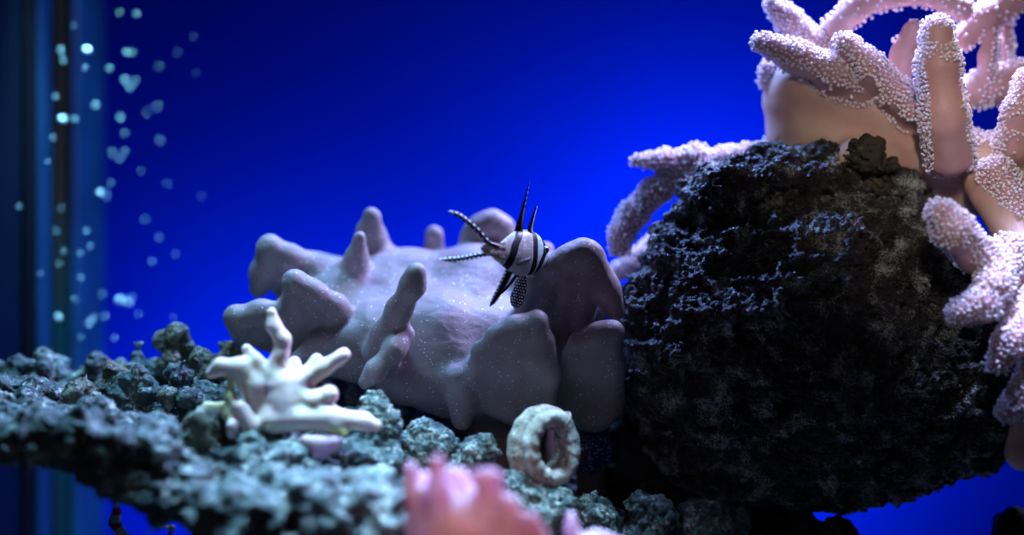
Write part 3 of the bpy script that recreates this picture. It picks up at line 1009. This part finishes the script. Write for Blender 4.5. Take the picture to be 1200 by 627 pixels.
CL = np.array(CL + [CL[0], CL[-1]])
M['fish'] = vcol('fish_skin', 0.45, 0.3)
M['fin'] = vcol('fin_skin', 0.45, 0.4)
link_mesh('body', V, F, M['fish'], fish, FORG, col=CL)


def fin(name, pts, colfn, thick=0.9, nu=160, nv=24, parent=fish, label=None):
    """a tapering fin blade through (px,py,dy,halfwidth) points; colfn(u, v, length) -> colour"""
    pts = np.array(pts, dtype=float)
    s = np.linspace(0, 1, nu); q = np.linspace(0, 1, len(pts))
    def cr(col):
        y = np.interp(s, q, pts[:, col]); ker = np.hanning(25); ker /= ker.sum()
        return np.convolve(np.pad(y, 12, mode='reflect', reflect_type='odd'), ker, 'valid')
    X, Y, Dp, Wd = cr(0), cr(1), cr(2), np.maximum(cr(3), 0.05)
    c3 = np.array([P(a, b_, c + FDY) for a, b_, c in zip(X, Y, Dp)])
    T = np.gradient(c3, axis=0); T /= np.linalg.norm(T, axis=1)[:, None]
    ln = np.linalg.norm(np.diff(c3, axis=0), axis=1).sum()
    view = np.array([0, 1.0, 0])
    V = []; CL = []
    for side in (-1, 1):
        for i in range(nu):
            a = np.cross(T[i], view); a /= np.linalg.norm(a) + 1e-9
            nrm = np.cross(a, T[i])
            tip = min(1, (1 - s[i]) * 8 + 0.05) ** 0.5
            for j in range(nv):
                v = -1 + 2 * j / (nv - 1)
                V.append(c3[i] + a * v * Wd[i] * tip + nrm * side * thick * 0.5 * math.sqrt(max(0, 1 - v * v)) + nrm * 0.6 * math.sin(v * 5))
                CL.append(colfn(s[i], v, ln, Wd[i]))
    F = []
    for sd in (0, 1):
        o = sd * nu * nv
        for i in range(nu - 1):
            for j in range(nv - 1):
                f = (o + i * nv + j, o + i * nv + j + 1, o + (i + 1) * nv + j + 1, o + (i + 1) * nv + j)
                F.append(f if sd else f[::-1])
    o = link_mesh(name, V, F, M['fin'], parent, FORG, col=np.array(CL))
    if label: o['label'] = label
    return o


BLK = np.array([0.008, 0.010, 0.025]); WHT = np.array([0.85, 0.88, 0.95]); PNK = np.array([0.58, 0.46, 0.43])


def edge_dots(sp, both=True, start=0.0):
    def f(u, v, ln, wd):
        x = u * ln
        if u < start: return BLK
        for sgn, ph in ((1, 0.0), (-1, 0.5)):
            if not both and sgn < 0: continue
            r = ((x / sp + ph) % 1 - 0.5) * sp
            if math.hypot(r, (v - sgn * 0.72) * max(wd, 1.5)) < 1.25: return WHT
        return BLK
    return f


def spotted(u, v, ln, wd):
    x = u * ln; y = v * wd
    if u < 0.16: return np.array([0.45, 0.40, 0.36]) if abs(v) < 0.6 else BLK
    row = math.floor(x / 3.2); yy = (y / 3.0 + (0.5 if row % 2 else 0)) % 1 - 0.5
    r = (x / 3.2) % 1 - 0.5
    return WHT if math.hypot(r * 3.2, yy * 3.0) < 0.95 and abs(v) < 0.92 else BLK


fin('tail_lobe', [(586, 289, -34, 1.8), (573, 285, -40, 2.6), (561, 271, -48, 2.8), (549, 260, -55, 2.8), (538, 252, -60, 2.6), (525, 247, -66, 1.6)], edge_dots(6.5, start=0.2), label='upper black tail lobe edged with white dots')
fin('tail_lobe', [(585, 298, -34, 1.6), (566, 298, -42, 2.6), (549, 301.5, -52, 3.0), (533, 304, -60, 3.2), (515, 304, -68, 1.8)], edge_dots(5.5, start=0.15), label='lower black tail lobe edged with white dots')
fin('tail_membrane', [(592, 294, -29, 9), (580, 293, -36, 8), (571, 292, -41, 6.5), (563, 290.5, -45, 3)], lambda u, v, l, w_: PNK * (1.1 - 0.3 * abs(v)), thick=0.5)
fin('second_dorsal_fin', [(606, 280, -2, 5.5), (608.5, 268, -3, 4.4), (611, 254, -4, 2.6), (614.5, 238, -5, 1.7), (618, 224, -6, 0.9), (621, 211, -7, 0.25)],
    lambda u, v, l, w_: (np.array([0.40, 0.30, 0.30]) if v < -0.45 and u < 0.5 else (WHT * 0.7 if abs(v + 0.8) < 0.15 and int(u * l / 3) % 2 else BLK)), label='tall black rear back fin drawn out to a thread')
fin('first_dorsal_fin', [(621.5, 277, 6, 3.6), (621.5, 267, 6, 2.8), (624.5, 256, 6, 2.0), (627.5, 246, 6, 1.2), (629.3, 241.5, 6, 1.3)],
    lambda u, v, l, w_: (WHT if (u > 0.93 or (v < -0.35 and u > 0.05)) else BLK))
fin('anal_fin', [(599, 312, -12, 4.5), (594, 324, -16, 4.2), (587, 338, -20, 4.0), (580, 350, -24, 3.4), (574, 359, -28, 2.0)],
    lambda u, v, l, w_: (np.array([0.55, 0.55, 0.60]) if v < -0.62 and int(u * l / 2.2) % 2 == 0 else BLK), label='long black anal fin pointing down and back')
fin('pelvic_fin', [(612, 320, 6, 3.5), (611, 329, 4, 6.0), (609, 340, 2, 7.2), (606, 351, 0, 7.4), (603, 361, -2, 5.6)], spotted, nv=60, label='broad black pelvic fin covered in white spots')
fin('pelvic_fin', [(606, 321, 14, 2.0), (599, 331, 13, 1.8), (592, 339, 12, 1.6), (587, 345, 11, 0.8)], lambda u, v, l, w_: BLK)
# pectoral fin, eye, mouth
pf = fin('pectoral_fin', [(622, 303, -16, 1.2), (617, 306, -18, 3.5), (610, 309, -20, 4.5), (605, 311, -21, 2.6)], lambda u, v, l, w_: np.array([0.33, 0.32, 0.31]) * (0.85 + 0.15 * math.cos(v * 20)), thick=0.4)


def ball(name, c, r, mat, parent, org, scale=(1, 1, 1), nu=20, nv=14):
    V = []; F = []
    for i in range(nv + 1):
        ph = math.pi * i / nv
        for k in range(nu):
            t = 2 * math.pi * k / nu
            V.append(np.array(c) + r * np.array([math.sin(ph) * math.cos(t) * scale[0], math.sin(ph) * math.sin(t) * scale[1], math.cos(ph) * scale[2]]))
    for i in range(nv):
        for k in range(nu):
            F.append((i * nu + k, (i + 1) * nu + k, (i + 1) * nu + (k + 1) % nu, i * nu + (k + 1) % nu))
    return link_mesh(name, V, F, mat, parent, org)


M['eye'] = plain('fish_eye', (0.015, 0.015, 0.02), 0.08, 0.6, 0.1, 5)
M['iris'] = plain('fish_iris', (0.55, 0.62, 0.62), 0.3, 0.5, 0.1, 5)
for sd in (1, -1):
    c = FC + HX * 33.5 + HY * (sd * 7.6) + HZ * 4
    e = ball('eye', c, 5.2, M['iris'], fish, FORG)
    ball('pupil', c + HY * sd * 1.6, 4.0, M['eye'], e, FORG)
M['lip'] = plain('fish_lip', (0.10, 0.10, 0.10), 0.4, 0.4, 0.1, 5)
lp = [FC + HX * (47 - 5.0 * abs(t)) + HY * (5.5 * t) + HZ * (-3.0 - 1.5 * abs(t)) for t in np.linspace(-1, 1, 15)]
lv, lf = sweep(lp, [0.9 - 0.4 * abs(t) for t in np.linspace(-1, 1, 15)], seg=10)
link_mesh('mouth', lv, lf, M['lip'], fish, FORG)

# ------------------------------------------------------------------ banded shrimp under the ledge
def bandcol(n, sp, ph=0.0):
    return [(np.array([0.55, 0.53, 0.45]) if ((i / n) * sp + ph) % 1 < 0.55 else (np.array([0.30, 0.02, 0.015]))) for i in range(n)]


M['shrimp'] = vcol('shrimp_shell', 0.35, 0.5)
org = P(160, 650, 60)
shp = empty('banded_shrimp', org, 'red and white banded shrimp reaching out under the left rock ledge', 'shrimp')


def limb(name, pts, rads, bands, ph=0.0, seg=16, n=60):
    q = np.array([P(*p) for p in pts]); t = np.linspace(0, 1, n); tq = np.linspace(0, 1, len(q))
    path = np.stack([np.interp(t, tq, q[:, i]) for i in range(3)], 1)
    r = np.interp(t, tq, rads)
    V, F = sweep(path, r, up=(0, 1, 0.1), seg=seg)
    V, F = capped(V, F, seg)
    cl = np.repeat(np.array(bandcol(n, bands, ph)), seg, 0); cl = np.concatenate([cl, [cl[0], cl[-1]]])
    return link_mesh(name, V, F, M['shrimp'], shp, org, col=cl)


limb('claw', [(135, 588, 40, ), (137, 600, 42), (134, 612, 44), (143, 626, 46), (158, 640, 50)], [2, 6, 7.5, 6.5, 6], 3, 0.15)
limb('claw', [(186, 613, 50), (194, 618, 50), (203, 617, 50), (198, 630, 52), (180, 644, 56)], [1, 2.5, 3, 3, 3], 4, 0.1)
limb('antenna', [(158, 642, 55), (176, 622, 50), (192, 611, 46), (214, 604, 44)], [0.8, 0.7, 0.6, 0.4], 1)
limb('body', [(150, 640, 55), (170, 650, 60), (200, 656, 64), (225, 652, 68)], [5, 12, 12, 7], 4)
for i in range(4):
    limb('leg', [(165 + i * 12, 655, 60), (160 + i * 12, 672, 50), (155 + i * 13, 690, 48)], [2, 1.4, 0.8], 2)

# ------------------------------------------------------------------ bubbles
for nm_, BF in (('bubble', 0.10), ('bubble_bright', 0.85)):
    nt = NT(nm_)
    tp = nt.n('ShaderNodeBsdfTransparent'); gl = nt.n('ShaderNodeBsdfGlossy'); gl.inputs['Roughness'].default_value = 0.45
    gl.inputs['Color'].default_value = (0.75, 0.95, 1.0, 1)
    lw = nt.n('ShaderNodeFresnel'); lw.inputs[0].default_value = 1.5
    mp = nt.n('ShaderNodeMath', operation='MULTIPLY_ADD'); nt.l(lw.outputs[0], mp.inputs[0]); mp.inputs[1].default_value = 0.8; mp.inputs[2].default_value = BF
    mx = nt.n('ShaderNodeMixShader'); nt.l(mp.outputs[0], mx.inputs[0]); nt.l(tp.outputs[0], mx.inputs[1]); df = nt.n('ShaderNodeBsdfDiffuse'); df.inputs[0].default_value = (0.7, 0.95, 1, 1); m2 = nt.n('ShaderNodeMixShader', Fac=0.5); nt.l(gl.outputs[0], m2.inputs[1]); nt.l(df.outputs[0], m2.inputs[2]); nt.l(m2.outputs[0], mx.inputs[2])  # pale diffuse colour stands in for the bubbles' bright reflection
    nt.l(mx.outputs[0], nt.t.nodes['Material Output'].inputs[0])
    M[nm_] = nt.m
bubs = [ball('air_bubble', (0, 0, 0), 1.0, M[k], None, np.zeros(3), nu=16, nv=12) for k in ('bubble_bright', 'bubble')]
used = [False, False]
spots = [(102, 59, 4.2, 'bright round air bubble high beside the glass corner, upper of the two brightest there'),
         (73, 140, 4.2, 'bright air bubble by the algae seam halfway up the glass side'),
         (140, 352, 4.4, 'large bright air bubble just above the rock ledge, left of a touching pair'),
         (150, 355, 4.0, 'large bright air bubble just above the rock ledge, right of a touching pair'),
         (117, 226, 3.6, 'bright air bubble at mid height where the glass corner meets the blue'),
         (68, 372, 3.6, 'pale air bubble low over the algae seam'),
         (104, 378, 3.4, 'pale blue air bubble low at the glass corner')]
plainb = [(146, 93, 3), (152, 102, 2.6), (159, 94, 2.2), (112, 123, 2.8), (141, 137, 2.8), (160, 16, 2.6), (148, 61, 2.6), (155, 61, 1.8), (71, 58, 2.6), (74, 70, 2.4),
          (88, 139, 2.4), (100, 79, 2.4), (65, 113, 2.4), (128, 80, 2.2), (187, 164, 2.4), (184, 124, 2.2), (147, 177, 2.2), (131, 178, 2), (140, 186, 2), (208, 61, 2.0), (227, 43, 1.8), (186, 78, 1.8),
          (22, 242, 2.4), (125, 230, 2), (94, 296, 2.4), (106, 288, 2.4), (101, 270, 2.4), (74, 294, 2.2), (69, 309, 2), (109, 372, 2.8), (123, 370, 2.4), (95, 325, 2), (186, 278, 2), (178, 306, 2), (170, 257, 1.8),
          (88, 350, 2), (155, 348, 1.8), (134, 396, 2.0), (162, 368, 2), (205, 298, 1.8), (86, 30, 1.8), (62, 161, 2.2), (120, 344, 2), (130, 214, 1.6), (230, 86, 1.6), (146, 156, 1.8), (172, 131, 1.6), (56, 189, 2), (72, 244, 2), (66, 270, 2),
          (47, 320, 1.8), (203, 372, 1.6), (95, 395, 2), (140, 14, 1.5), (236, 230, 1.5), (196, 215, 1.5), (165, 200, 1.5)]
rnb = random.Random(5)
for it in spots + [(a, b_, c, None) for a, b_, c in plainb]:
    px, py, r, lb = it
    w_ = 0 if lb and r > 3.5 else 1
    o = bubs[w_].copy() if used[w_] else bubs[w_]
    if used[w_]: C.collection.objects.link(o)
    used[w_] = True
    dy = rnb.uniform(300, 420)
    if px < 110: dy = rnb.uniform(260, 330)
    if px < 60: dy = 235
    o.location = W(P(px, py, dy))
    o.scale = (r, r, r)
    lb = lb or {(22, 242): 'single tiny bubble furthest left, alone against the dark side glass', (160, 16): 'pale bubble near the top edge above all the others over the blue',
                (208, 61): 'faint small bubble to the right of the upper bubble cluster', (227, 43): 'faint bubble highest on the right of the bubble stream', (236, 230): 'faintest tiny bubble furthest right over the plain blue'}.get((px, py))
    tag(o, lb or 'tiny dim air bubble drifting up in front of the glass corner and blue backdrop', 'bubble', 'air bubbles rising at the left of the tank')

print('scene built', len(C.objects), sum(len(o.data.vertices) for o in C.objects if o.type == 'MESH'))
